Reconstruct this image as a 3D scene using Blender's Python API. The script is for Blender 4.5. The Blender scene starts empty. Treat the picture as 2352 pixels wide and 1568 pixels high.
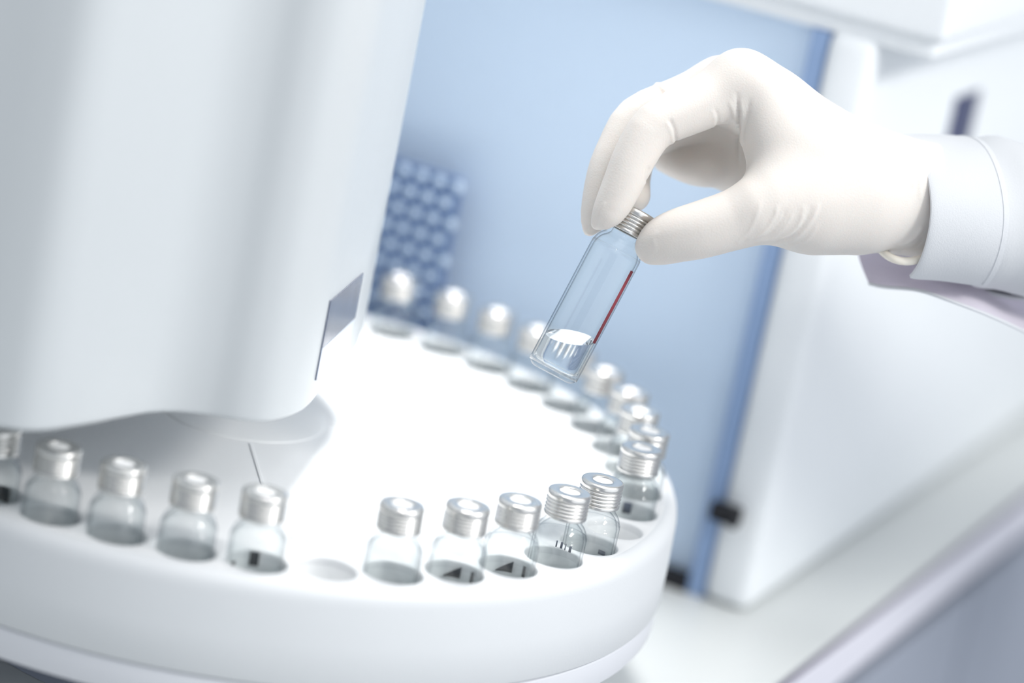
import bpy, bmesh, math, random
import numpy as np
from mathutils import Vector, Matrix

random.seed(4)
S = 0.001            # everything below is measured in millimetres, the carousel deck being z = 0
ZOFF = 1.0           # the deck stands 1 m above the floor
SC = bpy.context.scene
COL = SC.collection

# ------------------------------------------------------------------ camera
IMG_W, IMG_H, FPX = 2352.0, 1568.0, 7300.607
CAM = np.array([993.59744, -870.44036, 439.19913])
FW = np.array([-0.66724352, 0.69045247, -0.27939483])
RT = np.array([0.6656502, 0.72107319, 0.19225832])
UP = np.array([-0.33420936, 0.05769611, 0.94073124])


def W(p):
    return Vector((p[0] * S, p[1] * S, p[2] * S + ZOFF))


cam_data = bpy.data.cameras.new('camera')
cam = bpy.data.objects.new('camera', cam_data)
COL.objects.link(cam)
SC.camera = cam
cam_data.sensor_width = 36.0
cam_data.sensor_fit = 'HORIZONTAL'
cam_data.lens = 36.0 * FPX / IMG_W
cam_data.clip_start = 0.05
cam_data.clip_end = 50
m = Matrix(((RT[0], UP[0], -FW[0]), (RT[1], UP[1], -FW[1]), (RT[2], UP[2], -FW[2]))).to_4x4()
m.translation = W(CAM)
cam.matrix_world = m
cam_data.dof.use_dof = True
cam_data.dof.focus_distance = 1.306
cam_data.dof.aperture_fstop = 2.85

# ------------------------------------------------------------------ light and exposure
SC.view_settings.view_transform = 'Standard'
SC.view_settings.look = 'None'
SC.view_settings.gamma = 1.0
SC.view_settings.use_curve_mapping = False
SC.view_settings.exposure = 0.0
world = bpy.data.worlds.new('room_light')
SC.world = world
world.use_nodes = True
bg = world.node_tree.nodes['Background']
bg.inputs[0].default_value = (0.82, 0.90, 1.0, 1)
bg.inputs[1].default_value = 0.5


def area(name, loc, target, sx, sy, watt, color):
    d = bpy.data.lights.new(name, 'AREA')
    d.shape = 'RECTANGLE'
    d.size, d.size_y, d.energy, d.color = sx, sy, watt, color
    o = bpy.data.objects.new(name, d)
    COL.objects.link(o)
    o.location = W(loc)
    o.rotation_euler = (W(target) - W(loc)).to_track_quat('-Z', 'Y').to_euler()
    return o


area('ceiling_light_panel', (520, 160, 1500), (140, 60, 0), 2.4, 1.6, 13.5, (1.0, 0.985, 0.965))
area('right_fill_light', (1520, 300, 200), (40, 60, 20), 2.2, 1.7, 9.5, (0.95, 0.975, 1.0))  # unseen soft light added from the right to brighten right-facing surfaces
area('ceiling_spot', (1020, -640, 1150), (80, 0, 0), 0.1, 0.1, 0.9, (1.0, 0.985, 0.95))
area('ceiling_spot_second', (1180, 420, 950), (80, 0, 0), 0.26, 0.26, 10.5, (1.0, 0.985, 0.95))
tl = bpy.data.lights.new('deck_fill_spot', 'SPOT')  # unseen spot added to blow out the deck centre and bounce light up
tl.energy, tl.color, tl.shadow_soft_size = 72.0, (1.0, 0.99, 0.97), 0.12
tl.spot_size, tl.spot_blend = math.radians(24), 0.7
tlo = bpy.data.objects.new('deck_fill_spot', tl)
COL.objects.link(tlo)
tlo.location = W((-70, 170, 1000))
tlo.rotation_euler = (W((-5, 60, 0)) - W((-70, 170, 1000))).to_track_quat('-Z', 'Y').to_euler()
for key, val in (('max_bounces', 20), ('transmission_bounces', 16), ('glossy_bounces', 16), ('transparent_max_bounces', 16)):
    try:
        setattr(SC.cycles, key, val)
    except Exception:
        pass


# ------------------------------------------------------------------ materials
def material(name, color, rough=0.5, metal=0.0, noise=0.0, nscale=60.0, bump=0.0, bscale=300.0, trans=0.0,
             ior=1.45, sss=0.0, spec=0.5, coat=0.0, sheen=0.0):
    mt = bpy.data.materials.new(name)
    mt.use_nodes = True
    nt = mt.node_tree
    b = nt.nodes['Principled BSDF']
    b.inputs['Base Color'].default_value = (*color, 1)
    b.inputs['Roughness'].default_value = rough
    b.inputs['Metallic'].default_value = metal
    b.inputs['IOR'].default_value = ior
    b.inputs['Transmission Weight'].default_value = trans
    b.inputs['Specular IOR Level'].default_value = spec
    b.inputs['Coat Weight'].default_value = coat
    b.inputs['Sheen Weight'].default_value = sheen
    if sss:
        b.inputs['Subsurface Weight'].default_value = sss
        b.inputs['Subsurface Radius'].default_value = (0.0045, 0.003, 0.0024)
        b.inputs['Subsurface Scale'].default_value = 1.0
    tc = nt.nodes.new('ShaderNodeTexCoord')
    if noise:
        n = nt.nodes.new('ShaderNodeTexNoise')
        n.inputs['Scale'].default_value = nscale
        n.inputs['Detail'].default_value = 3
        nt.links.new(tc.outputs['Object'], n.inputs['Vector'])
        r = nt.nodes.new('ShaderNodeValToRGB')
        r.color_ramp.elements[0].color = (*[c * (1 - noise) for c in color], 1)
        r.color_ramp.elements[1].color = (*[min(1, c * (1 + noise)) for c in color], 1)
        nt.links.new(n.outputs['Fac'], r.inputs['Fac'])
        nt.links.new(r.outputs['Color'], b.inputs['Base Color'])
    if bump:
        n2 = nt.nodes.new('ShaderNodeTexNoise')
        n2.inputs['Scale'].default_value = bscale
        n2.inputs['Detail'].default_value = 4
        nt.links.new(tc.outputs['Object'], n2.inputs['Vector'])
        bp = nt.nodes.new('ShaderNodeBump')
        bp.inputs['Strength'].default_value = bump
        bp.inputs['Distance'].default_value = 0.0006
        nt.links.new(n2.outputs['Fac'], bp.inputs['Height'])
        nt.links.new(bp.outputs['Normal'], b.inputs['Normal'])
    return mt


M = {}
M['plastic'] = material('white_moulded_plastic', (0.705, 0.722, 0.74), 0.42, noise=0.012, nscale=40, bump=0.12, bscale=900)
M['deck'] = material('white_deck_plastic', (0.84, 0.85, 0.86), 0.5, noise=0.01, nscale=30, bump=0.06, bscale=700)  # same white plastic as the skirt, lightened for the strong light on top
M['socket'] = material('pale_socket_plastic', (0.95, 0.96, 0.965), 0.5, noise=0.02, nscale=80)
M['base'] = material('lilac_grey_plastic', (0.74, 0.75, 0.79), 0.45, noise=0.01)
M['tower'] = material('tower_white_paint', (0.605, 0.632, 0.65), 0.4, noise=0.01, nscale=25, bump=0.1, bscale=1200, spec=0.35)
M['glass'] = material('clear_glass', (0.985, 0.995, 0.99), 0.0, trans=1.0, ior=1.4)
def thin_glass(name):
    mt = bpy.data.materials.new(name)
    mt.use_nodes = True
    nt = mt.node_tree
    nt.nodes.clear()
    out_ = nt.nodes.new('ShaderNodeOutputMaterial')
    mix = nt.nodes.new('ShaderNodeMixShader')
    tr_ = nt.nodes.new('ShaderNodeBsdfTransparent')
    tr_.inputs['Color'].default_value = (0.99, 0.995, 0.995, 1)
    gl = nt.nodes.new('ShaderNodeBsdfGlossy')
    gl.inputs['Roughness'].default_value = 0.03
    lw = nt.nodes.new('ShaderNodeLayerWeight')
    lw.inputs['Blend'].default_value = 0.5
    pw = nt.nodes.new('ShaderNodeMath')
    pw.operation = 'POWER'
    pw.inputs[1].default_value = 4.5
    nt.links.new(lw.outputs['Facing'], pw.inputs[0])
    ma = nt.nodes.new('ShaderNodeMath')
    ma.operation = 'MULTIPLY_ADD'
    ma.inputs[1].default_value = 0.6
    ma.inputs[2].default_value = 0.035
    nt.links.new(pw.outputs[0], ma.inputs[0])
    nt.links.new(ma.outputs[0], mix.inputs[0])
    rp = nt.nodes.new('ShaderNodeValToRGB')
    rp.color_ramp.elements[0].color = (0.988, 0.993, 0.993, 1)
    rp.color_ramp.elements[1].color = (0.5, 0.54, 0.58, 1)
    mid = rp.color_ramp.elements.new(0.62)
    mid.color = (0.965, 0.978, 0.98, 1)
    nt.links.new(lw.outputs['Facing'], rp.inputs['Fac'])
    nt.links.new(rp.outputs['Color'], tr_.inputs['Color'])
    nt.links.new(tr_.outputs[0], mix.inputs[1])
    nt.links.new(gl.outputs[0], mix.inputs[2])
    nt.links.new(mix.outputs[0], out_.inputs[0])
    return mt


M['thinglass'] = thin_glass('thin_clear_glass')
M['water'] = material('clear_liquid', (0.99, 0.995, 1.0), 0.0, trans=1.0, ior=1.33)
M['cap'] = material('brushed_steel_cap', (0.74, 0.73, 0.71), 0.27, metal=1.0, noise=0.04, nscale=900, bump=0.04, bscale=2500)
M['septum'] = material('white_septum', (0.9, 0.9, 0.9), 0.6, noise=0.01)
M['ink'] = material('black_print', (0.02, 0.022, 0.03), 0.6, noise=0.1)
M['greyink'] = material('grey_print', (0.12, 0.14, 0.2), 0.6, noise=0.1)
M['maroon'] = material('maroon_print', (0.22, 0.03, 0.045), 0.5, noise=0.1)
M['glove'] = material('cream_latex', (0.715, 0.675, 0.635), 0.5, noise=0.02, nscale=60, bump=0.25, bscale=1400, sss=0.45, spec=0.35)
M['gloveroll'] = material('cream_latex_roll', (0.86, 0.81, 0.72), 0.5, noise=0.03, nscale=90, sss=0.1)
M['coat'] = material('white_coat_cotton', (0.8, 0.82, 0.84), 0.85, noise=0.015, nscale=30, bump=0.35, bscale=1800, spec=0.2, sheen=0.1)
M['coatshade'] = material('shaded_coat_cotton', (0.88, 0.85, 0.9), 0.9, noise=0.03, nscale=40, bump=0.3, bscale=1500, spec=0.2)  # inside of the white coat, its purple shading put into the colour
M['gapdark'] = material('gap_black', (0.012, 0.014, 0.022), 0.9, noise=0.2, nscale=300, bump=0.4, bscale=900)
M['bluewall'] = material('light_blue_panel', (0.67, 0.805, 0.97), 0.55, noise=0.015, nscale=6)
M['grille'] = material('slate_blue_grille', (0.115, 0.195, 0.38), 0.6, noise=0.05, nscale=40)
M['stud'] = material('pale_blue_stud', (0.7, 0.84, 1.0), 0.5, noise=0.03, nscale=60)
M['bluestrip'] = material('dark_blue_strip', (0.28, 0.40, 0.63), 0.6, noise=0.05)
M['cabinet'] = material('cool_white_enamel', (0.9, 0.925, 0.945), 0.4, noise=0.012, nscale=12)
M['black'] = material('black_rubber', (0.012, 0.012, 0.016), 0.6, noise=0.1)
M['screen'] = material('dark_blue_screen', (0.05, 0.06, 0.14), 0.3, noise=0.15, nscale=50)
M['bench'] = material('pale_worktop_laminate', (0.6, 0.62, 0.615), 0.35, noise=0.015, nscale=10)
M['benchedge'] = material('lilac_bench_edge', (0.76, 0.75, 0.82), 0.5, noise=0.02)
M['benchline'] = material('dark_edge_line', (0.16, 0.15, 0.2), 0.6, noise=0.05)
M['carcass'] = material('blue_grey_carcass', (0.33, 0.36, 0.43), 0.6, noise=0.04, nscale=8)
M['floor'] = material('pale_vinyl', (0.68, 0.69, 0.71), 0.6, noise=0.05, nscale=20)
M['window'] = material('smoked_display_glass', (0.16, 0.172, 0.225), 0.2, noise=0.05, nscale=120, coat=0.2)
M['sticker'] = material('pale_blue_sticker', (0.74, 0.8, 0.93), 0.35, noise=0.01)
M['stickerprint'] = material('white_sticker_print', (0.9, 0.92, 0.95), 0.4, noise=0.01)


def add_translucency(mt, amount, color):
    nt = mt.node_tree
    b = nt.nodes['Principled BSDF']
    out_ = [n for n in nt.nodes if n.type == 'OUTPUT_MATERIAL'][0]
    t = nt.nodes.new('ShaderNodeBsdfTranslucent')
    t.inputs['Color'].default_value = (*color, 1)
    mx = nt.nodes.new('ShaderNodeMixShader')
    mx.inputs[0].default_value = amount
    nt.links.new(b.outputs[0], mx.inputs[1])
    nt.links.new(t.outputs[0], mx.inputs[2])
    nt.links.new(mx.outputs[0], out_.inputs[0])


add_translucency(M['coat'], 0.3, (0.88, 0.88, 0.92))
add_translucency(M['coatshade'], 0.5, (0.88, 0.84, 0.92))


# ------------------------------------------------------------------ helpers
def obj(name, verts, faces, mat, parent=None, smooth=True, scale=S, fix=True, sharp=None):
    me = bpy.data.meshes.new(name)
    me.from_pydata([(v[0] * scale, v[1] * scale, v[2] * scale) for v in verts], [], [tuple(int(i) for i in f) for f in faces])
    me.validate()
    if fix:
        b = bmesh.new()
        b.from_mesh(me)
        bmesh.ops.recalc_face_normals(b, faces=b.faces)
        b.to_mesh(me)
        b.free()
    me.materials.append(M[mat])
    if smooth:
        for p in me.polygons:
            p.use_smooth = True
        if sharp:
            try:
                me.set_sharp_from_angle(angle=math.radians(sharp))
            except Exception:
                pass
    o = bpy.data.objects.new(name, me)
    COL.objects.link(o)
    if parent:
        o.parent = parent
    return o


def tag(o, label=None, cat=None, group=None, kind=None):
    if label:
        o['label'] = label
    if cat:
        o['category'] = cat
    if group:
        o['group'] = group
    if kind:
        o['kind'] = kind
    return o


def thing(name, label, cat, loc=(0, 0, 0), group=None):
    o = bpy.data.objects.new(name, None)
    COL.objects.link(o)
    o.empty_display_size = 0.02
    o.location = W(loc)
    return tag(o, label, cat, group)


def lathe(profile, n=64, closed=False):
    """profile of (r, z); r = 0 makes a pole."""
    V, F, rings = [], [], []
    for r, z in profile:
        if r < 1e-6:
            rings.append([len(V)])
            V.append((0, 0, z))
        else:
            rings.append(list(range(len(V), len(V) + n)))
            for k in range(n):
                a = 2 * math.pi * k / n
                V.append((r * math.cos(a), r * math.sin(a), z))
    pairs = list(zip(rings[:-1], rings[1:]))
    if closed:
        pairs.append((rings[-1], rings[0]))
    for A, B in pairs:
        for k in range(n):
            a, b = A[k % len(A)], A[(k + 1) % len(A)]
            c, d = B[(k + 1) % len(B)], B[k % len(B)]
            f = []
            for i in (a, b, c, d):
                if i not in f:
                    f.append(i)
            if len(f) > 2:
                F.append(f)
    return V, F


def box(x0, x1, y0, y1, z0, z1):
    V = [(x, y, z) for z in (z0, z1) for y in (y0, y1) for x in (x0, x1)]
    F = [(0, 2, 3, 1), (4, 5, 7, 6), (0, 1, 5, 4), (2, 6, 7, 3), (0, 4, 6, 2), (1, 3, 7, 5)]
    return V, F


def join(*parts):
    V, F = [], []
    for v, f in parts:
        o = len(V)
        V += list(v)
        F += [tuple(i + o for i in q) for q in f]
    return V, F


def bevel(o, w, seg=3):
    md = o.modifiers.new('bevel', 'BEVEL')
    md.width = w * S
    md.segments = seg
    md.limit_method = 'ANGLE'
    md.angle_limit = math.radians(40)
    md.harden_normals = False
    return o


def extrude_outline(pts, z0, z1, round_r=0.0, steps=4):
    """vertical prism over a closed plan outline, lower rim rounded inwards by round_r."""
    n = len(pts)
    P = np.array(pts, float)
    T = np.roll(P, -1, 0) - np.roll(P, 1, 0)
    T /= np.linalg.norm(T, axis=1)[:, None]
    area2 = np.sum(P[:, 0] * np.roll(P[:, 1], -1) - np.roll(P[:, 0], -1) * P[:, 1])
    N = np.stack([T[:, 1], -T[:, 0]], 1) * (1 if area2 > 0 else -1)
    V, F = [], []
    layers = []
    if round_r:
        for k in range(steps + 1):
            a = math.pi / 2 * k / steps
            layers.append((round_r * (1 - math.sin(a)), z0 + round_r * (1 - math.cos(a))))
    else:
        layers.append((0, z0))
    layers.append((0, z1))
    for inset, z in layers:
        Q = P - N * inset
        V += [(q[0], q[1], z) for q in Q]
    for k in range(len(layers) - 1):
        for i in range(n):
            j = (i + 1) % n
            F.append((k * n + i, k * n + j, (k + 1) * n + j, (k + 1) * n + i))
    F.append(tuple(range(n)))
    L = (len(layers) - 1) * n
    F.append(tuple(range(L, L + n)))
    return V, F


def spline(pts, sub=6, closed=True):
    P = np.array(pts, float)
    n = len(P)
    out = []
    rng = range(n) if closed else range(n - 1)
    for i in rng:
        if closed:
            p0, p1, p2, p3 = P[i - 1], P[i], P[(i + 1) % n], P[(i + 2) % n]
        else:
            p0, p1, p2, p3 = P[max(i - 1, 0)], P[i], P[i + 1], P[min(i + 2, n - 1)]
        for k in range(sub):
            t = k / sub
            out.append(0.5 * (2 * p1 + (p2 - p0) * t + (2 * p0 - 5 * p1 + 4 * p2 - p3) * t * t + (3 * p1 - p0 - 3 * p2 + p3) * t ** 3))
    if not closed:
        out.append(P[-1])
    return np.array(out)


def tube(path, rad, n=10, closed=False):
    P = np.array(path, float)
    m_ = len(P)
    V, F = [], []
    ref = np.array([0.13, 0.21, 0.97])
    for i in range(m_):
        a = P[(i + 1) % m_] if closed or i < m_ - 1 else P[i]
        b = P[i - 1] if closed or i > 0 else P[i]
        t = a - b
        t /= np.linalg.norm(t)
        u = np.cross(t, ref)
        u /= np.linalg.norm(u)
        v = np.cross(t, u)
        r = rad[i] if hasattr(rad, '__len__') else rad
        for k in range(n):
            q = 2 * math.pi * k / n
            V.append(P[i] + r * (math.cos(q) * u + math.sin(q) * v))
    for i in range(m_ if closed else m_ - 1):
        j = (i + 1) % m_
        for k in range(n):
            l = (k + 1) % n
            F.append((i * n + k, i * n + l, j * n + l, j * n + k))
    if not closed:
        F.append(tuple(range(n)))
        F.append(tuple(range((m_ - 1) * n, m_ * n)))
    return V, F


def set_frame(o, origin, X, Y, Z):
    """place an object whose local axes are X, Y, Z (world) at origin (mm)."""
    mm = Matrix(((X[0], Y[0], Z[0]), (X[1], Y[1], Z[1]), (X[2], Y[2], Z[2]))).to_4x4()
    mm.translation = W(origin)
    o.matrix_world = mm
    return o


# ------------------------------------------------------------------ the room
# the bench runs along D1; the blue panel wall stands across its end along D2
D1 = np.array([-0.366, 0.931, 0.0]); D1 /= np.linalg.norm(D1)
D2 = np.array([-D1[1], D1[0], 0.0])
CORNER = np.array([75.0, 280.0, -100.0])
BZ = -100.0
FRAME = dict(origin=CORNER, X=-D2, Y=D1, Z=(0, 0, 1))     # local x to the aisle, y along the bench, z up; 0 = bench surface


def local(name, geo, mat, parent=None, kind=None, smooth=False, bev=0):
    o = obj(name, geo[0], geo[1], mat, None, smooth)
    set_frame(o, **FRAME)
    if bev:
        bevel(o, bev)
    if parent:
        o.parent = parent
        o.matrix_parent_inverse = parent.matrix_world.inverted()
    if kind:
        o['kind'] = kind
    return o


bpy.context.view_layer.update()
fl = obj('floor', *box(-2500, 2500, -2500, 2500, -1020, -1000), 'floor', None, False)
fl.location = (0, 0, ZOFF)
fl['kind'] = 'structure'
wl = local('wall_back', box(-1500, -24, 10, 40, 2, 700), 'bluewall', kind='structure')
tag(wl, 'light blue panel wall behind the vial carousel', 'wall')
bb = local('gap_shade_back', box(-1500, -33, 1, 10.2, 0, 8), 'black', kind='structure')  # black strip put in for the shadow gap under the wall panel
tag(bb, 'black strip for the shadow gap along the foot of the blue wall', 'shadow gap')
tr = local('trim_1', box(-33, -24.5, 2, 9.8, 0.0, 288), 'bluestrip', kind='structure')  # dark blue strip filling the line between wall and cabinet
tag(tr, 'dark blue vertical strip between blue wall and white cabinet', 'trim')

# bench: worktop with a proud edge band, carcass below
bench = thing('lab_bench', 'pale laboratory bench with lilac edge band under the carousel', 'bench', (0, 0, -1000))
bpy.context.view_layer.update()
EDGE = 43.2
local('worktop', box(-1500, EDGE, -1500, 1500, -28, -0.0), 'bench', bench, bev=1.5)
local('edge_dark_line', box(EDGE - 1, EDGE + 0.8, -1500, 1500, -6.5, -2.2), 'benchline', bench)  # thin dark strip just below the worktop's top edge
local('edge_band', box(EDGE - 0.5, EDGE + 1.6, -1500, 1500, -31, -6.5), 'benchedge', bench, bev=0.6)
local('carcass', box(-1400, EDGE - 14, -1480, 1480, -899, -28), 'carcass', bench)
for k in range(5):
    y0 = -1400 + k * 560
    local('drawer_front', box(EDGE - 14, EDGE + 2, y0, y0 + 552, -230, -42), 'carcass', bench, bev=2)
    local('cupboard_door', box(EDGE - 14, EDGE + 2, y0, y0 + 552, -880, -236), 'carcass', bench, bev=2)

# white instrument cabinet standing against the wall end
cab = thing('instrument_cabinet', 'tall white instrument cabinet with overhanging top and black latch behind the gloved hand', 'instrument', CORNER)
bpy.context.view_layer.update()
local('body', box(-24.5, 0, 0, 900, 0.4, 290), 'cabinet', cab, bev=6, smooth=True)
local('top_hood', box(-1500, 31.6, -2, 960, 297, 560), 'cabinet', cab, bev=4, smooth=True)
local('hood_lip', box(-1500, 27, 3, 950, 288, 297.5), 'cabinet', cab, bev=2, smooth=True)
latch = local('latch', box(-28, -13, -7, 0.5, 43, 52), 'black', cab, bev=1, smooth=True)
lk = local('latch_knob', box(-16, -12, -9.5, -6.6, 43, 50), 'black', latch, bev=1, smooth=True)
disp = local('display', box(-0.5, 2.2, 148, 189, 200, 247), 'screen', cab, bev=0.8, smooth=True)
local('display_bezel', join(box(-0.4, 1.2, 145, 148, 197, 250), box(-0.4, 1.2, 189, 192, 197, 250), box(-0.4, 1.2, 148, 189, 247, 250), box(-0.4, 1.2, 148, 189, 197, 200)), 'cabinet', disp)

# perforated grille on the blue wall
gr = thing('vent_grille', 'slate blue vent grille with rows of pale studs on the blue wall', 'vent', CORNER + D2 * 230 + D1 * 10 + np.array([0, 0, 85]))
bpy.context.view_layer.update()
GX0, GX1, GZ0, GZ1 = -330.0, -189.0, 68.0, 171.0
local('backing_plate', box(GX0, GX1, -12, -9, GZ0, GZ1), 'grille', gr, bev=0.8)
for px_, pz_ in ((GX0 + 8, GZ0 + 8), (GX1 - 12, GZ0 + 8), (GX0 + 8, GZ1 - 8), (GX1 - 12, GZ1 - 8)):
    local('standoff_post', box(px_ - 2, px_ + 2, -9.2, 10.2, pz_ - 2, pz_ + 2), 'grille', gr)
sv, sf = lathe([(2.7, 0.0), (2.7, 0.6), (2.2, 1.0), (1.2, 1.2), (0, 1.3)], 14)
stud_mesh = None
row = 0
z = GZ1 - 4.0
while z > GZ0 + 2:
    x = GX1 - 1.5 - (5.0 if row % 2 else 0)
    while x > GX0 + 3:
        if stud_mesh is None:
            st = obj('stud', [(a, -c, b) for a, b, c in sv], sf, 'stud')
            stud_mesh = st.data
        else:
            st = bpy.data.objects.new('stud', stud_mesh)
            COL.objects.link(st)
        P = CORNER + x * (-D2) - 11.9 * D1 + np.array([0, 0, z])
        set_frame(st, P, -D2, D1, (0, 0, 1))
        st.parent = gr
        st.matrix_parent_inverse = gr.matrix_world.inverted()
        x -= 10.0
    z -= 9.6
    row += 1

# ------------------------------------------------------------------ the vial carousel
RV, RH = 175.23, 11.9
RO, RB = 196.0, 195.0
CAPTOP = 28.57


def hole_pos(i, z=0.0):
    a = (i - 8) * 2 * math.pi / 40
    return np.array([RV * math.cos(a), RV * math.sin(a), z])


carousel = thing('vial_carousel', 'round white carousel tray with a ring of vial holes', 'carousel', (0, 0, 0))


def deck_geo():
    V, F = [], []
    r0, r1, ha = 158.0, 189.0, math.pi / 40
    corners = []
    for (rr, aa) in ((r1, ha), (r0, ha), (r0, -ha), (r1, -ha)):
        corners.append(math.atan2(rr * math.sin(aa), rr * math.cos(aa) - RV))
    al = sorted(set([round(2 * math.pi * k / 40 - math.pi, 6) for k in range(40)] + [round(c, 6) for c in corners]))
    def bound(a):
        lo, hi = 0.0, 60.0
        for _ in range(40):
            t = (lo + hi) / 2
            x, y = RV + t * math.cos(a), t * math.sin(a)
            rr = math.hypot(x, y)
            if r0 <= rr <= r1 and abs(math.atan2(y, x)) <= ha:
                lo = t
            else:
                hi = t
        return RV + lo * math.cos(a), lo * math.sin(a)
    B = [bound(a) for a in al]
    prof = [(RH, -3.5), (RH, -0.9), (RH + 0.27, -0.27), (RH + 0.9, 0.0)]
    n = len(al)
    for i in range(40):
        t = i * 2 * math.pi / 40
        ct, s_ = math.cos(t), math.sin(t)
        base = len(V)
        for rr, zz in prof:
            for a in al:
                x, y = RV + rr * math.cos(a), rr * math.sin(a)
                V.append((x * ct - y * s_, x * s_ + y * ct, zz))
        for x, y in B:
            V.append((x * ct - y * s_, x * s_ + y * ct, 0.0))
        for L in range(len(prof)):
            for k in range(n):
                l = (k + 1) % n
                F.append((base + L * n + k, base + L * n + l, base + (L + 1) * n + l, base + (L + 1) * n + k))
    return V, F


rim = lathe([(0, 0), (60, 0), (120, 0), (158, 0)], 320)
edge = lathe([(189, 0), (189.6, -0.02), (191.0, -0.35), (192.6, -1.2), (194.0, -2.6), (195.0, -4.6), (195.5, -7.5), (RO, -24), (RO, -41.2), (RO - 0.7, -42), (RO - 3.5, -42.2), (190, -42.2)], 320)
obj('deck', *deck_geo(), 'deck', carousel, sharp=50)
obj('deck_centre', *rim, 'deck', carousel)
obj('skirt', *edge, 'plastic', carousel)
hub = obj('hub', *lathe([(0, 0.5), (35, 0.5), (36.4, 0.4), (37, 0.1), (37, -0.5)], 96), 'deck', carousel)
# radial ribs that part the deck into sectors
rib_v, rib_f = box(40, 132, -0.75, 0.75, -0.3, 0.55)
for k, a in enumerate((-32.2, 57.8, 147.8, 237.8)):
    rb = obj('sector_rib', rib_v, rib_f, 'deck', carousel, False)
    bevel(rb, 0.3, 2)
    rb.rotation_euler.z = math.radians(a)
sock = lathe([(RH, -3.5), (RH, -48.2), (RH - 1.5, -49.2), (0, -49.2)], 40)
sock_mesh = None
for i in range(40):
    if sock_mesh is None:
        so = obj('socket', *sock, 'socket', carousel)
        sock_mesh = so.data
    else:
        so = bpy.data.objects.new('socket', sock_mesh)
        COL.objects.link(so)
        so.parent = carousel
    p = hole_pos(i)
    so.location = (p[0] * S, p[1] * S, 0)


def text_mesh(s, size, depth):
    cu = bpy.data.curves.new('txt', 'FONT')
    cu.body, cu.size, cu.extrude, cu.align_x, cu.align_y = s, size, depth, 'CENTER', 'CENTER'
    o = bpy.data.objects.new('txt', cu)
    COL.objects.link(o)
    bpy.context.view_layer.update()
    me = bpy.data.meshes.new_from_object(o.evaluated_get(bpy.context.evaluated_depsgraph_get()))
    bpy.data.objects.remove(o)
    return me


# raised writing plate and number tab inside the empty front hole
def tab(name, rad, ang, wid, hgt):
    v, f = box(-hgt / 2, hgt / 2, -wid / 2, wid / 2, -0.2, 0.55)
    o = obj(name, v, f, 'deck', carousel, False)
    bevel(o, 0.5, 3)
    a = math.radians(ang)
    o.location = (rad * math.cos(a) * S, rad * math.sin(a) * S, 0)
    o.rotation_euler.z = a
    return o


plate = tab('writing_plate', 134.5, -21.8, 30, 5)
num = tab('number_tab', 146.5, -28.0, 11, 5)
me = text_mesh('10', 4.2 * S, 0.2 * S)
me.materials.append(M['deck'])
tn = bpy.data.objects.new('number', me)
COL.objects.link(tn)
tn.parent = num
tn.location = (0, 0, 0.65 * S)
tn.rotation_euler.z = math.radians(90)
for k in range(9):
    v, f = box(-1.2, 1.2, -0.9, 0.9, 0.5, 0.75)
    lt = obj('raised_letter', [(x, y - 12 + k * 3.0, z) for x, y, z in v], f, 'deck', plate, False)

# base under the carousel
base = thing('carousel_stand', 'lilac grey ring on a dark pedestal under the white carousel', 'stand', (0, 0, -100))
obj('ring', *lathe([(189, 57.2), (RB - 0.5, 57.2), (RB, 56.7), (RB, 46.0), (RB - 1, 44.4), (RB - 6, 44), (189, 44)], 256, closed=True), 'base', base, sharp=40)
obj('floor_plate', *lathe([(0, 48), (189, 48), (189, 44.2), (0, 44.2)], 96), 'base', base, sharp=40)
obj('pedestal', *lathe([(0, 44.5), (96, 44.5), (100, 40), (104, 6), (112, 0.2), (0, 0.2)], 96), 'carcass', base, sharp=40)
for a in (-48, -95, 30, 120, 200):
    ca, sa = math.cos(math.radians(a)), math.sin(math.radians(a))
    v, f = lathe([(0, 44.5), (9, 44.5), (9, 2), (11, 0.2), (0, 0.2)], 24)
    obj('foot_post', [(x + 150 * ca, y + 150 * sa, z) for x, y, z in v], f, 'base', base, sharp=40)

# ------------------------------------------------------------------ the tower
tower = thing('autosampler_tower', 'tall white rounded tower housing over the left of the carousel', 'instrument', (-260, -60, -100))
bpy.context.view_layer.update()
HT = 40.0
out = [(45.3, 14.5), (58, -1.8), (72, -19.7), (84, -35), (91, -44.0), (97, -53.5), (101.5, -65), (103.3, -77), (99.5, -87.5), (91.5, -97.5), (86.3, -108), (84.6, -119),
       (86.5, -133), (89.5, -150), (91.5, -164), (92.3, -175), (90, -184.5), (83, -193.5), (68, -208), (30, -244), (-30, -275), (-150, -270), (-270, -220),
       (-310, -100), (-280, 20), (-190, 70), (-80, 75), (0, 56), (28, 35)]
outline = spline(out, 6)
tv, tf = extrude_outline([(x + 260, y + 60) for x, y in outline], HT + 100, 430, 2.5, 4)
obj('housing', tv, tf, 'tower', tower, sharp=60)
obj('support_column', *box(-60, 20, -110, 110, 0.3, HT + 100.5), 'tower', tower, False)
# display window and sticker on the side face
A_ = np.array([91.2, -44.1, 0.0]); B_ = np.array([45.7, 14.0, 0.0])
tdir = (B_ - A_) / np.linalg.norm(B_ - A_)
ndir = np.array([tdir[1], -tdir[0], 0.0])


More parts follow.
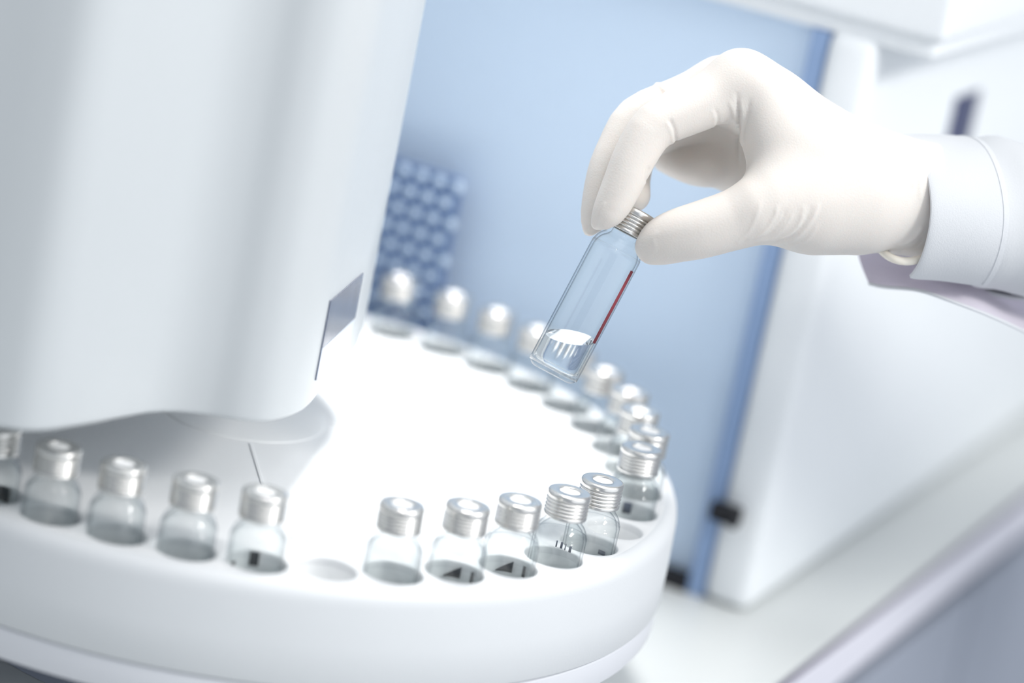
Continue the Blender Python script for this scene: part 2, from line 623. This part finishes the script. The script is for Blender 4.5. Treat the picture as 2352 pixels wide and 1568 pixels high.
def side_panel(name, u0, u1, z0, z1, off, thick, mat, parent, corner=0.0, slant=0.0):
    """a thin panel that follows the housing outline, from distance u0 to u1 along the face."""
    L = np.linalg.norm(B_ - A_)
    # pick the outline points of the face
    dens = spline(out, 40)
    uu = (dens - A_[:2]) @ tdir[:2]
    nn = (dens - A_[:2]) @ ndir[:2]
    sel = (nn > -6)
    o_ = np.argsort(uu[sel])
    us, ns = uu[sel][o_], nn[sel][o_]
    V, F = [], []
    N_ = 16
    for k in range(N_ + 1):
        u_ = u0 + (u1 - u0) * k / N_
        n_ = np.interp(u_, us, ns)
        for dn in (off, off + thick):
            for zz in (z0, z1):
                P = A_ + tdir * u_ + ndir * (n_ + dn)
                V.append((P[0] + 260, P[1] + 60, zz + 100 + slant * k / N_))
    for k in range(N_):
        a, b = 4 * k, 4 * k + 4
        F += [(a, a + 1, b + 1, b), (a + 2, b + 2, b + 3, a + 3), (a, b, b + 2, a + 2), (a + 1, a + 3, b + 3, b + 1)]
    F += [(0, 2, 3, 1), (4 * N_, 4 * N_ + 1, 4 * N_ + 3, 4 * N_ + 2)]
    return obj(name, V, F, mat, parent, True, sharp=30)


win = side_panel('display_window', 0.5, 69, 65.2, 85.0, 0.02, 0.5, 'window', tower, slant=-4.8)
stk = side_panel('info_sticker', 0.5, 69, 51.6, 64.4, 0.02, 0.25, 'sticker', tower, slant=-5.2)
side_panel('window_frame', -0.2, 0.5, 51.4, 85.3, 0.02, 0.55, 'greyink', win)
for k in range(3):
    side_panel('sticker_print', 5, 62 - 14 * k, 60.4 - 3.3 * k, 61.6 - 3.3 * k, 0.26, 0.06, 'stickerprint', stk, slant=-5.0)

# ------------------------------------------------------------------ vials
VL = 76.6     # bottom to cap top
VB = 11.05
glass_out = [(0, 0.7), (5, 0.4), (7.4, 0.0), (9.0, 0.4), (10.2, 1.4), (10.85, 2.7), (VB, 4.2), (VB, 30), (VB, 55.5), (10.85, 58), (10.2, 60.2), (9.2, 61.9), (8.2, 63.0), (7.75, 64.0),
             (7.7, 66.2), (7.7, 74.9), (6.6, 75.2)]
glass_in = [(5.6, 74.9), (5.6, 65.0), (6.0, 63.4), (7.0, 62.2), (8.4, 60.8), (9.4, 59.0), (9.95, 56.8), (10.05, 54), (10.05, 30), (10.05, 6.2), (9.6, 4.4), (8.2, 3.2), (5, 2.8), (0, 2.8)]


def smooth_profile(p, sub=3):
    q = spline(np.array(p), sub, closed=False)
    q[:, 0] = np.maximum(q[:, 0], 0)
    return [tuple(v) for v in q]


gv, gf = lathe(smooth_profile(glass_out) + smooth_profile(glass_in), 56)
CZ = VL
cap_prof = [(0, CZ - 0.9), (4.3, CZ - 0.9), (4.3, CZ - 0.15), (4.5, CZ), (7.9, CZ), (8.6, CZ - 0.25), (8.95, CZ - 0.9), (9.0, CZ - 1.6), (9.0, CZ - 2.4), (8.8, CZ - 2.8), (8.35, CZ - 3.05)]
zz = CZ - 3.05
for k in range(4):
    cap_prof += [(8.45, zz - 0.17), (8.85, zz - 0.45), (8.98, zz - 0.75), (8.85, zz - 1.05), (8.45, zz - 1.33), (8.35, zz - 1.5)]
    zz -= 1.5
cap_prof += [(8.7, zz - 0.2), (8.95, zz - 0.5), (9.0, zz - 1.2), (8.95, zz - 1.6), (8.6, zz - 1.7), (7.9, zz - 1.6), (7.9, CZ - 1.3), (0, CZ - 1.3)]
cv, cf = lathe(cap_prof, 56)
pv, pf = lathe([(0, CZ - 0.35), (3.4, CZ - 0.4), (4.25, CZ - 0.55), (4.25, CZ - 0.95), (0, CZ - 0.95)], 32)


def patch(z0, z1, a0, a1, rad=VB + 0.03, n=8, z1b=None):
    """a printed patch curving round the vial, angles in degrees."""
    V, F = [], []
    for k in range(n + 1):
        a = math.radians(a0 + (a1 - a0) * k / n)
        for rr in (rad, rad + 0.05):
            for z_ in (z0, z1 if z1b is None else z1 + (z1b - z1) * k / n):
                V.append((rr * math.cos(a), rr * math.sin(a), z_))
    for k in range(n):
        a, b = 4 * k, 4 * k + 4
        F += [(a, a + 1, b + 1, b), (a + 2, b + 2, b + 3, a + 3), (a, b, b + 2, a + 2), (a + 1, a + 3, b + 3, b + 1)]
    F += [(0, 2, 3, 1), (4 * n, 4 * n + 1, 4 * n + 3, 4 * n + 2)]
    return V, F


first = {}
GLASS = 'thinglass'


def vial_parts(root):
    for nm, (v, f), mt, sh in (('glass_body', (gv, gf), GLASS, None), ('cap', (cv, cf), 'cap', 60), ('septum', (pv, pf), 'septum', 60)):
        if nm not in first:
            o = obj(nm, v, f, mt, root, sharp=sh)
            first[nm] = o
        else:
            o = first[nm].copy()
            COL.objects.link(o)
            o.parent = root


FRONT_AZ = math.degrees(math.atan2(CAM[1], CAM[0]))
vial_labels = {
    0: 'small glass vial cut off by the left edge, its cap half hidden under the tower',
    1: 'shaded glass vial, fourth to the left of the empty front hole',
    2: 'small glass vial, third to the left of the empty front hole',
    3: 'small glass vial, second to the left of the empty front hole',
    4: 'small glass vial just left of the empty front hole, black bar inside',
    6: 'small glass vial with silver cap just right of the empty front hole',
    7: 'small glass vial, second right of the empty front hole, black mark low down',
    8: 'small glass vial, third right of the empty front hole, black mark low down',
    9: 'small glass vial with faint grey lettering, fourth right of the empty front hole',
    10: 'sharpest silver capped vial in the ring, in front of the empty right hole',
    12: 'silver capped vial just behind the empty right hole, grey mark inside',
    13: 'silver capped vial at the far right of the ring, second behind the empty right hole',
    14: 'third silver capped vial behind the empty right hole',
    15: 'fourth silver capped vial behind the empty right hole',
    16: 'blurred silver capped vial just right of the hand-held vial',
    17: 'blurred vial in the ring mostly hidden behind the hand-held vial',
    18: 'blurred vial in the ring just left of the hand-held vial',
    19: 'blurred silver capped vial, second left of the hand-held vial, against plain blue',
    20: 'blurred silver capped vial at the lower right corner of the vent grille',
    21: 'blurred silver capped vial in front of the slate vent grille',
    22: 'blurred vial mostly hidden behind the right edge of the white tower',
}
for i, lab in vial_labels.items():
    rt = thing('glass_vial', lab, 'vial', hole_pos(i, CAPTOP - VL), 'capped vials in the carousel')
    rt.rotation_euler = (random.uniform(-.018, .018), random.uniform(-.018, .018), random.uniform(0, 6.28))
    vial_parts(rt)
    az = FRONT_AZ - math.degrees(rt.rotation_euler.z)
    far = az + 180          # printed on the far side, read through the glass

    def mark(z0, z1, d0, d1, mat='ink', name='printed_mark', z1b=None):
        obj(name, *patch(z0, z1, far - d1, far - d0, z1b=z1b), mat, rt)
    if i == 4:
        mark(41.5, 47.4, -10, 9)
        mark(41.5, 43.5, -52, -40)
    if i == 0:
        mark(41.5, 47.5, 8, 36)
    if i in (7, 8):
        mark(41.2, 46.2, -18, 17, z1b=41.6)
        mark(41.2, 46.0, 40, 48)
    if i == 9:
        for k in range(4):
            mark(48.2 - 0.2 * k, 51.0 - 0.2 * k, 2 + k * 10, (5, 7, 4.5, 8)[k] + k * 10, 'greyink', 'printed_letter')
    if i == 10:
        mark(41.0, 43.0, 30, 48, 'greyink')
    if i == 12:
        mark(42.5, 47.5, -8, 12, 'greyink')


# ------------------------------------------------------------------ the held vial
def at(px, py, dz=0.0, focus=1310.0):
    """world point (mm) seen at a pixel of the photograph, at distance focus + dz along the view axis."""
    d = focus + dz
    return CAM + d * (FW + RT * (px - IMG_W / 2) / FPX - UP * (py - IMG_H / 2) / FPX)


vb, vt = at(1265, 859), at(1465, 482)
vaxis = (vt - vb) / np.linalg.norm(vt - vb)
vside = np.cross(FW, vaxis); vside /= np.linalg.norm(vside)     # towards the picture's right
held = thing('held_vial', 'tilted glass vial with clear liquid held by the gloved fingers', 'vial')
set_frame(held, vb, vside, np.cross(vaxis, vside), vaxis)
bpy.context.view_layer.update()
vial_parts(held)
# liquid: the inner shape cut by a level plane
lq = [(0, 2.85), (5, 2.85), (8.15, 3.25), (9.55, 4.45), (10.0, 6.2), (10.0, 12), (10.0, 20), (10.0, 30), (10.0, 40), (0, 40)]
lv, lf = lathe(lq, 72)
bmq = bmesh.new()
vs = [bmq.verts.new(v) for v in lv]
for f in lf:
    bmq.faces.new([vs[i] for i in f])
up_local = Vector(held.matrix_world.to_3x3().inverted() @ Vector((0, 0, 1)))
bmesh.ops.bisect_plane(bmq, geom=bmq.verts[:] + bmq.edges[:] + bmq.faces[:], plane_co=(0, 0, 17.3), plane_no=up_local, clear_outer=True)
bmesh.ops.holes_fill(bmq, edges=[e for e in bmq.edges if e.is_boundary])
bmq.verts.index_update()
liq = obj('liquid', [tuple(v.co) for v in bmq.verts], [[v.index for v in f.verts] for f in bmq.faces], 'water', held, sharp=35)
bmq.free()
obj('printed_stripe', *patch(19.5, 53, -36, -23, VB + 0.03, 6), 'maroon', held)


# ------------------------------------------------------------------ the gloved hand
# modelled in its own frame: x to the right, y up, z away from the viewer, millimetres, origin at the vial's foot distance
def hp(px, py, dz):
    d = 1310.0 + dz
    return np.array([(px - IMG_W / 2) / FPX * d, -(py - IMG_H / 2) / FPX * d, dz])


def round_cone(P, a, b, r1, r2):
    ba = b - a
    l2 = float(ba @ ba)
    rr = r1 - r2
    a2 = l2 - rr * rr
    il2 = 1.0 / l2
    pa = P - a
    y = pa @ ba
    zc = y - l2
    q = pa * l2 - y[:, None] * ba
    x2 = np.einsum('ij,ij->i', q, q)
    y2 = y * y * l2
    z2 = zc * zc * l2
    k = np.sign(rr) * rr * rr * x2
    res = (np.sqrt(x2 * a2 * il2) + y * rr) * il2 - r1
    c1 = np.sign(zc) * a2 * z2 > k
    c2 = np.sign(y) * a2 * y2 < k
    res = np.where(c2, np.sqrt(x2 + y2) * il2 - r1, res)
    res = np.where(c1, np.sqrt(x2 + z2) * il2 - r2, res)
    return res


def smin(a, b, k):
    h = np.maximum(k - np.abs(a - b), 0) / k
    return np.minimum(a, b) - h * h * k * 0.25


fingers = {
    'index': [((1700, 188, 1), 12.2), ((1606, 240, -4), 10.9), ((1508, 287, -9), 9.7), ((1462, 352, -11), 9.0), ((1431, 421, -12), 8.3), ((1399, 484, -12), 6.7), ((1371, 514, -11), 2.6)],
    'middle': [((1657, 203, 20), 12.4), ((1560, 235, 17), 10.6), ((1466, 274, 14), 9.9), ((1420, 340, 10), 8.8), ((1391, 402, 8), 7.9), ((1371, 486, 7), 6.7), ((1354, 528, 6), 2.8)],
    'ring': [((1620, 245, 40), 11.5), ((1482, 320, 37), 9.0), ((1452, 395, 28), 8.2), ((1455, 448, 19), 7.2)],
    'little': [((1640, 285, 57), 10.5), ((1532, 342, 52), 8.3), ((1580, 378, 42), 7.8), ((1618, 388, 36), 7.2)],
}
thumb = [((1960, 452, 4), 16.5), ((1770, 478, -11), 13.6), ((1690, 503, -12.5), 11.7), ((1612, 527, -13), 11.0), ((1560, 540, -12), 10.2), ((1524, 553, -10.5), 9.0), ((1500, 567, -9.5), 6.6)]
palm = [
    [((1700, 188, 1), 12.2), ((2030, 402, 14), 15.0)],
    [((1657, 203, 20), 12.0), ((2040, 425, 26), 15.0)],
    [((1620, 245, 40), 11.0), ((2040, 440, 38), 14.0)],
    [((1640, 290, 55), 10.5), ((2035, 460, 46), 14.0)],
    [((1655, 358, 45), 13.5), ((1910, 470, 40), 15.0)],
    [((1745, 215, 1), 11.5), ((1800, 440, -5), 12.0)],
    [((1800, 300, 0), 13.0), ((1950, 440, 4), 18.0)],
    [((1780, 250, 12), 14.0), ((1850, 430, 18), 18.0)],
    [((1870, 482, 0), 17.6), ((1965, 484, 9), 17.0)],
    [((1995, 418, 14), 20.5), ((2165, 450, 29), 21.3)],
    [((1995, 462, 20), 20.0), ((2165, 480, 32), 21.3)],
]
H_ = 0.78
lo, hi = hp(1325, 640, 0), hp(2165, 105, 0)
lo = np.array([lo[0] - 2, lo[1] - 2, -34.0]); hi = np.array([hi[0] + 3, hi[1] + 4, 72.0])
nx, ny, nz = [int((hi[k] - lo[k]) / H_) + 1 for k in range(3)]
gx, gy, gz = np.meshgrid(lo[0] + H_ * np.arange(nx), lo[1] + H_ * np.arange(ny), lo[2] + H_ * np.arange(nz), indexing='ij')
GP = np.stack([gx.ravel(), gy.ravel(), gz.ravel()], 1)


def chain(ch, k):
    """smooth chain of round cones, evaluated only near its own bounds."""
    pts = [hp(*c) for c, _ in ch]
    rr = [r for _, r in ch]
    if len(pts) > 2:
        q = spline(np.array([list(p) + [r] for p, r in zip(pts, rr)]), 3, closed=False)
        pts, rr = [p[:3] for p in q], [float(p[3]) for p in q]
    mn = np.min(pts, 0) - max(rr) - 16
    mx = np.max(pts, 0) + max(rr) + 16
    inb = np.all((GP > mn) & (GP < mx), axis=1)
    Q = GP[inb]
    d = None
    for i in range(len(pts) - 1):
        e = round_cone(Q, pts[i], pts[i + 1], rr[i], rr[i + 1])
        d = e if d is None else np.minimum(d, e)
    full = np.full(len(GP), 14.0)
    full[inb] = np.minimum(d, 14.0)
    return full


DP = None
for ch in palm:
    d = chain(ch, 3)
    DP = d if DP is None else smin(DP, d, 9.0)
DP = smin(DP, chain(thumb, 2.5), 13.0)
D = DP
for nm, ch in fingers.items():
    D = np.minimum(D, smin(DP, chain(ch, 2.2), 7.0))
D = D.reshape(nx, ny, nz)
D[-1, :, :] = np.maximum(D[-1, :, :], 0.2)


def surface_nets(D, lo, h):
    s = D < 0
    c = np.zeros(tuple(k - 1 for k in D.shape), int)
    for dx in (0, 1):
        for dy in (0, 1):
            for dz in (0, 1):
                c += s[dx:D.shape[0] - 1 + dx, dy:D.shape[1] - 1 + dy, dz:D.shape[2] - 1 + dz]
    act = (c > 0) & (c < 8)
    idx = -np.ones(act.shape, int)
    I = np.argwhere(act)
    idx[act] = np.arange(len(I))
    acc = np.zeros((len(I), 3))
    cnt = np.zeros(len(I))
    cs = [(x, y, z) for x in (0, 1) for y in (0, 1) for z in (0, 1)]
    for a in cs:
        for ax in range(3):
            if a[ax] == 1:
                continue
            b = list(a); b[ax] = 1
            va = D[I[:, 0] + a[0], I[:, 1] + a[1], I[:, 2] + a[2]]
            vb_ = D[I[:, 0] + b[0], I[:, 1] + b[1], I[:, 2] + b[2]]
            cr = (va < 0) != (vb_ < 0)
            t = np.where(cr, va / np.where(cr, va - vb_, 1), 0)
            pos = np.array(a)[None, :] + t[:, None] * (np.array(b) - np.array(a))[None, :]
            acc[cr] += pos[cr]
            cnt[cr] += 1
    V = lo + h * (I + acc / cnt[:, None])
    F = []
    for ax in range(3):
        o1, o2 = [k for k in range(3) if k != ax]
        sl0 = [slice(None)] * 3; sl1 = [slice(None)] * 3
        sl0[ax] = slice(0, -1); sl1[ax] = slice(1, None)
        e = s[tuple(sl0)] != s[tuple(sl1)]
        E_ = np.argwhere(e)
        ok = (E_[:, o1] > 0) & (E_[:, o2] > 0) & (E_[:, o1] < act.shape[o1]) & (E_[:, o2] < act.shape[o2])
        E_ = E_[ok]
        q = []
        for (p1, p2) in ((1, 1), (0, 1), (0, 0), (1, 0)):
            g = E_.copy(); g[:, o1] -= p1; g[:, o2] -= p2
            q.append(idx[g[:, 0], g[:, 1], g[:, 2]])
        F.append(np.stack(q, 1))
    return V, np.concatenate(F)


HV, HF = surface_nets(D, lo, H_)
# relax the net a little
ea = np.concatenate([HF[:, [0, 1]], HF[:, [1, 2]], HF[:, [2, 3]], HF[:, [3, 0]]])
for it in range(12):
    acc = np.zeros_like(HV); cnt = np.zeros(len(HV))
    np.add.at(acc, ea[:, 0], HV[ea[:, 1]]); np.add.at(cnt, ea[:, 0], 1)
    np.add.at(acc, ea[:, 1], HV[ea[:, 0]]); np.add.at(cnt, ea[:, 1], 1)
    lap = acc / np.maximum(cnt, 1)[:, None] - HV
    HV = HV + lap * (0.6 if it % 2 == 0 else -0.25)
# vertex normals from the field's triangles
fn = np.cross(HV[HF[:, 2]] - HV[HF[:, 0]], HV[HF[:, 3]] - HV[HF[:, 1]])
ctr = D  # field
ix = np.clip(((HV - lo) / H_).astype(int), 1, np.array(D.shape) - 2)
grad = np.stack([D[ix[:, 0] + 1, ix[:, 1], ix[:, 2]] - D[ix[:, 0] - 1, ix[:, 1], ix[:, 2]],
                 D[ix[:, 0], ix[:, 1] + 1, ix[:, 2]] - D[ix[:, 0], ix[:, 1] - 1, ix[:, 2]],
                 D[ix[:, 0], ix[:, 1], ix[:, 2] + 1] - D[ix[:, 0], ix[:, 1], ix[:, 2] - 1]], 1)
grad /= np.linalg.norm(grad, axis=1)[:, None] + 1e-9
flip = np.einsum('ij,ij->i', fn, grad[HF[:, 0]]) < 0
HF[flip] = HF[flip][:, ::-1]

# folds of the glove: (polyline on the near side, height mm, width mm); positive = raised
folds = [
    ([(1715, 552), (1752, 535), (1778, 500), (1788, 470)], 0.56, 0.85), ([(1735, 556), (1775, 545), (1808, 515), (1822, 485)], 0.41, 0.68),
    ([(1752, 556), (1800, 545), (1835, 515), (1848, 470)], 0.60, 0.85), ([(1770, 560), (1825, 548), (1862, 510), (1882, 465)], 0.64, 0.94),
    ([(1690, 560), (1722, 530), (1738, 495), (1748, 460)], 0.38, 0.85), ([(1800, 564), (1850, 553), (1880, 515)], 0.38, 0.77),
    ([(1764, 556), (1812, 546), (1848, 512), (1864, 470)], -0.38, 0.68), ([(1726, 555), (1764, 540), (1794, 508), (1806, 478)], -0.38, 0.68),
    ([(1692, 208), (1697, 262), (1695, 320), (1698, 385)], -0.9, 0.9), ([(1700, 225), (1705, 270), (1702, 330), (1700, 380)], 0.7, 1.0),
    ([(1722, 222), (1718, 262), (1708, 310), (1702, 360)], -0.5, 0.9), ([(1675, 232), (1688, 268), (1691, 310)], 0.6, 0.8),
    ([(1640, 245), (1650, 270), (1645, 292), (1632, 304)], -0.45, 0.8), ([(1634, 250), (1642, 275), (1637, 295)], 0.25, 0.8),
    ([(1538, 272), (1550, 300), (1553, 328)], -0.8, 0.8), ([(1527, 275), (1541, 300), (1545, 328), (1538, 334)], 0.25, 0.8),
    ([(1492, 382), (1486, 400), (1484, 420)], -0.5, 0.9), ([(1500, 190), (1515, 196), (1531, 212)], 0.8, 0.9),
    ([(2062, 312), (2082, 345), (2092, 390), (2096, 430)], 0.7, 1.1), ([(2080, 312), (2100, 350), (2112, 410), (2114, 460)], 0.6, 1.0),
    ([(2048, 312), (2066, 345), (2072, 380)], 0.4, 1.0), ([(2120, 520), (2098, 548), (2060, 566)], 0.6, 1.0), ([(2124, 545), (2100, 568), (2062, 578)], -0.5, 0.9),
    ([(1372, 508), (1380, 485), (1392, 462)], 0.35, 1.2), ([(1490, 585), (1505, 570), (1500, 545), (1515, 530)], 0.25, 1.0),
]
pxv = np.stack([IMG_W / 2 + FPX * HV[:, 0] / (1310 + HV[:, 2]), IMG_H / 2 - FPX * HV[:, 1] / (1310 + HV[:, 2])], 1)
near = grad[:, 2] < 0.35
front = HV[:, 2] < 45
disp_ = np.zeros(len(HV))
for line, hgt, wid in folds:
    Lp = spline(np.array(line, float), 8, closed=False)
    mnb, mxb = Lp.min(0) - 25, Lp.max(0) + 25
    selv = np.where(near & front & np.all((pxv > mnb) & (pxv < mxb), axis=1))[0]
    if len(selv) == 0:
        continue
    dd = np.linalg.norm(pxv[selv][:, None, :] - Lp[None], axis=2)
    k = dd.argmin(1)
    t = k / (len(Lp) - 1)
    fade = np.clip(np.minimum(t, 1 - t) * 5, 0.0, 1) ** 0.7
    dist = dd.min(1) / 5.57
    disp_[selv] += hgt * 0.9 * fade * np.exp(-(dist / (0.85 * wid)) ** 2)
HV = HV + grad * disp_[:, None]


def hand_obj(name, V, F, mat, parent, smooth=True, fix=True, sharp=None):
    """V in hand coordinates (x right, y up, z away) -> object in world millimetres under the person."""
    V = np.asarray(V, float)
    d = 1310.0 + V[:, 2]
    Pw = CAM + V[:, :1] * RT + V[:, 1:2] * UP + d[:, None] * FW
    o = obj(name, Pw - person_org, F, mat, parent, smooth, fix=fix, sharp=sharp)
    return o


person_org = at(2060, 460, 25)
person = thing('person', 'person reaching in from the right, white coat sleeve and cream latex glove', 'person', person_org)
hand_obj('gloved_hand', HV, HF, 'glove', person, fix=True)


# rolled rim of the glove hanging below the wrist
roll = spline(np.array([hp(*q) for q in ((2012, 556, 20), (2030, 580, 15), (2055, 595, 12), (2085, 600, 12), (2115, 594, 14), (2145, 578, 19), (2165, 555, 26))]), 6, closed=False)
hand_obj('glove_rim', *tube(roll, 1.75, 10), 'gloveroll', person)

# sleeve: an oval tube open at the wrist, running to the right and away
rc = hp(2050, 482, 34)
AX = np.array([0.905, -0.045, 0.42]); AX /= np.linalg.norm(AX)
BV = hp(2141, 480, -2.5) - rc            # towards the viewer
AV = np.array([0.0, 32.4, 0.0])          # upwards


def sleeve_pt(s, ang, grow=1.0, wob=0.0):
    """ang: 0 = near side, 90 = top, 180 = far side."""
    a = math.radians(ang)
    p = rc + AX * s + grow * (BV * math.cos(a) + AV * math.sin(a))
    n = BV / np.linalg.norm(BV) * math.cos(a) + np.array([0, 1, 0]) * math.sin(a)
    return p + n * wob


def sheet(srange, arange, fn, thick):
    ns, na = len(srange), len(arange)
    V, F = [], []
    for L in (0, 1):
        for s_ in srange:
            for a in arange:
                V.append(fn(s_, a, -thick * L))
    o2 = ns * na
    for i in range(ns - 1):
        for j in range(na - 1):
            a, b, c, d = i * na + j, i * na + j + 1, (i + 1) * na + j + 1, (i + 1) * na + j
            F += [(a, b, c, d), (o2 + d, o2 + c, o2 + b, o2 + a)]
    for i in range(ns - 1):
        for j in (0, na - 1):
            a, b = i * na + j, (i + 1) * na + j
            F.append((a, b, o2 + b, o2 + a))
    for j in range(na - 1):
        for i in (0, ns - 1):
            a, b = i * na + j, i * na + j + 1
            F.append((a, b, o2 + b, o2 + a))
    return V, F


def waves(s, a):
    return 0.5 * math.sin(a * 0.055 + s * 0.10) + 0.35 * math.sin(a * 0.11 - s * 0.17 + 1.3)


def cuff_fn(s, a, off):
    w = 0.5 * waves(s, a)
    edge_roll = -0.6 * math.exp(-s / 1.2)
    return sleeve_pt(s, a, 1.0 + 0.0012 * s, w + edge_roll + off)


cuff = hand_obj('cuff', *sheet([0, 0.4, 1, 2, 4, 7, 10, 14, 18, 22, 26, 30, 33, 35, 36.2, 36.8], list(np.arange(-63, 200, 3.5)), cuff_fn, 1.3), 'coat', person, sharp=50)
hand_obj('stitch_line', *tube([cuff_fn(34.2, a, 0.12) for a in np.arange(-60, 140, 4)], 0.22, 6), 'coat', cuff)


def slv_fn(s, a, off):
    puff = 1.0 + 0.05 * math.sin(min((s - 34) / 30, 1) * math.pi / 2) + 0.0009 * max(s - 60, 0)
    w = (1.2 * waves(s * 1.1, a) + 1.6 * math.sin(s * 0.13 + a * 0.02)) * min(1, (s - 34) / 14) - 1.2 * math.exp(-(s - 34) / 3)
    return sleeve_pt(s, a, puff, w + off)


hand_obj('coat_sleeve', *sheet([34, 35, 36, 37, 39, 42, 46, 50, 55, 60, 66, 72, 80, 90, 100, 115, 130, 150, 175, 200, 230, 260, 300, 360, 420], list(np.arange(-74, 262, 4)), slv_fn, 1.3), 'coat', person, sharp=60)

# loose far flap of the open cuff, hanging below the wrist and out to the right
top_edge = [(1972, 520, 62), (2010, 520, 64), (2080, 530, 68), (2160, 560, 74), (2250, 600, 84), (2352, 660, 96), (2450, 700, 108)]
mid_edge = [(1972, 585, 62), (2012, 605, 62), (2085, 615, 62), (2165, 625, 60), (2250, 650, 66), (2352, 710, 82), (2450, 760, 100)]
low_edge = [(1996, 652, 48), (2030, 660, 44), (2110, 668, 36), (2186, 693, 30), (2266, 723, 36), (2352, 762, 52), (2450, 815, 80)]
rows = []
R3 = [spline(np.array([hp(*q) for q in e]), 6, closed=False) for e in (top_edge, mid_edge, low_edge)]
for k in range(len(R3[0])):
    rows.append(spline(np.array([R3[0][k], R3[1][k], R3[2][k]]), 8, closed=False))
rows = np.array(rows)


def flap_fn(i, j, off):
    p = rows[i, j].copy()
    p[2] += 0.5 * math.sin(i * 0.5) - off
    return p


flap = hand_obj('cuff_flap', *sheet(list(range(rows.shape[0])), list(range(rows.shape[1])), flap_fn, 1.1), 'coatshade', person, sharp=60)
hand_obj('flap_hem', *tube([rows[i, -1] + np.array([0, 0.2, -0.2]) for i in range(rows.shape[0])], 0.75, 8), 'coat', flap)
# black tube added inside the coat to darken its gaps, also the hidden forearm
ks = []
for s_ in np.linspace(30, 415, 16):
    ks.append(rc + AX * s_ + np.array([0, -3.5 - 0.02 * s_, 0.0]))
hand_obj('gap_tube', *tube(ks, [24.0] * 16, 40), 'gapdark', person)
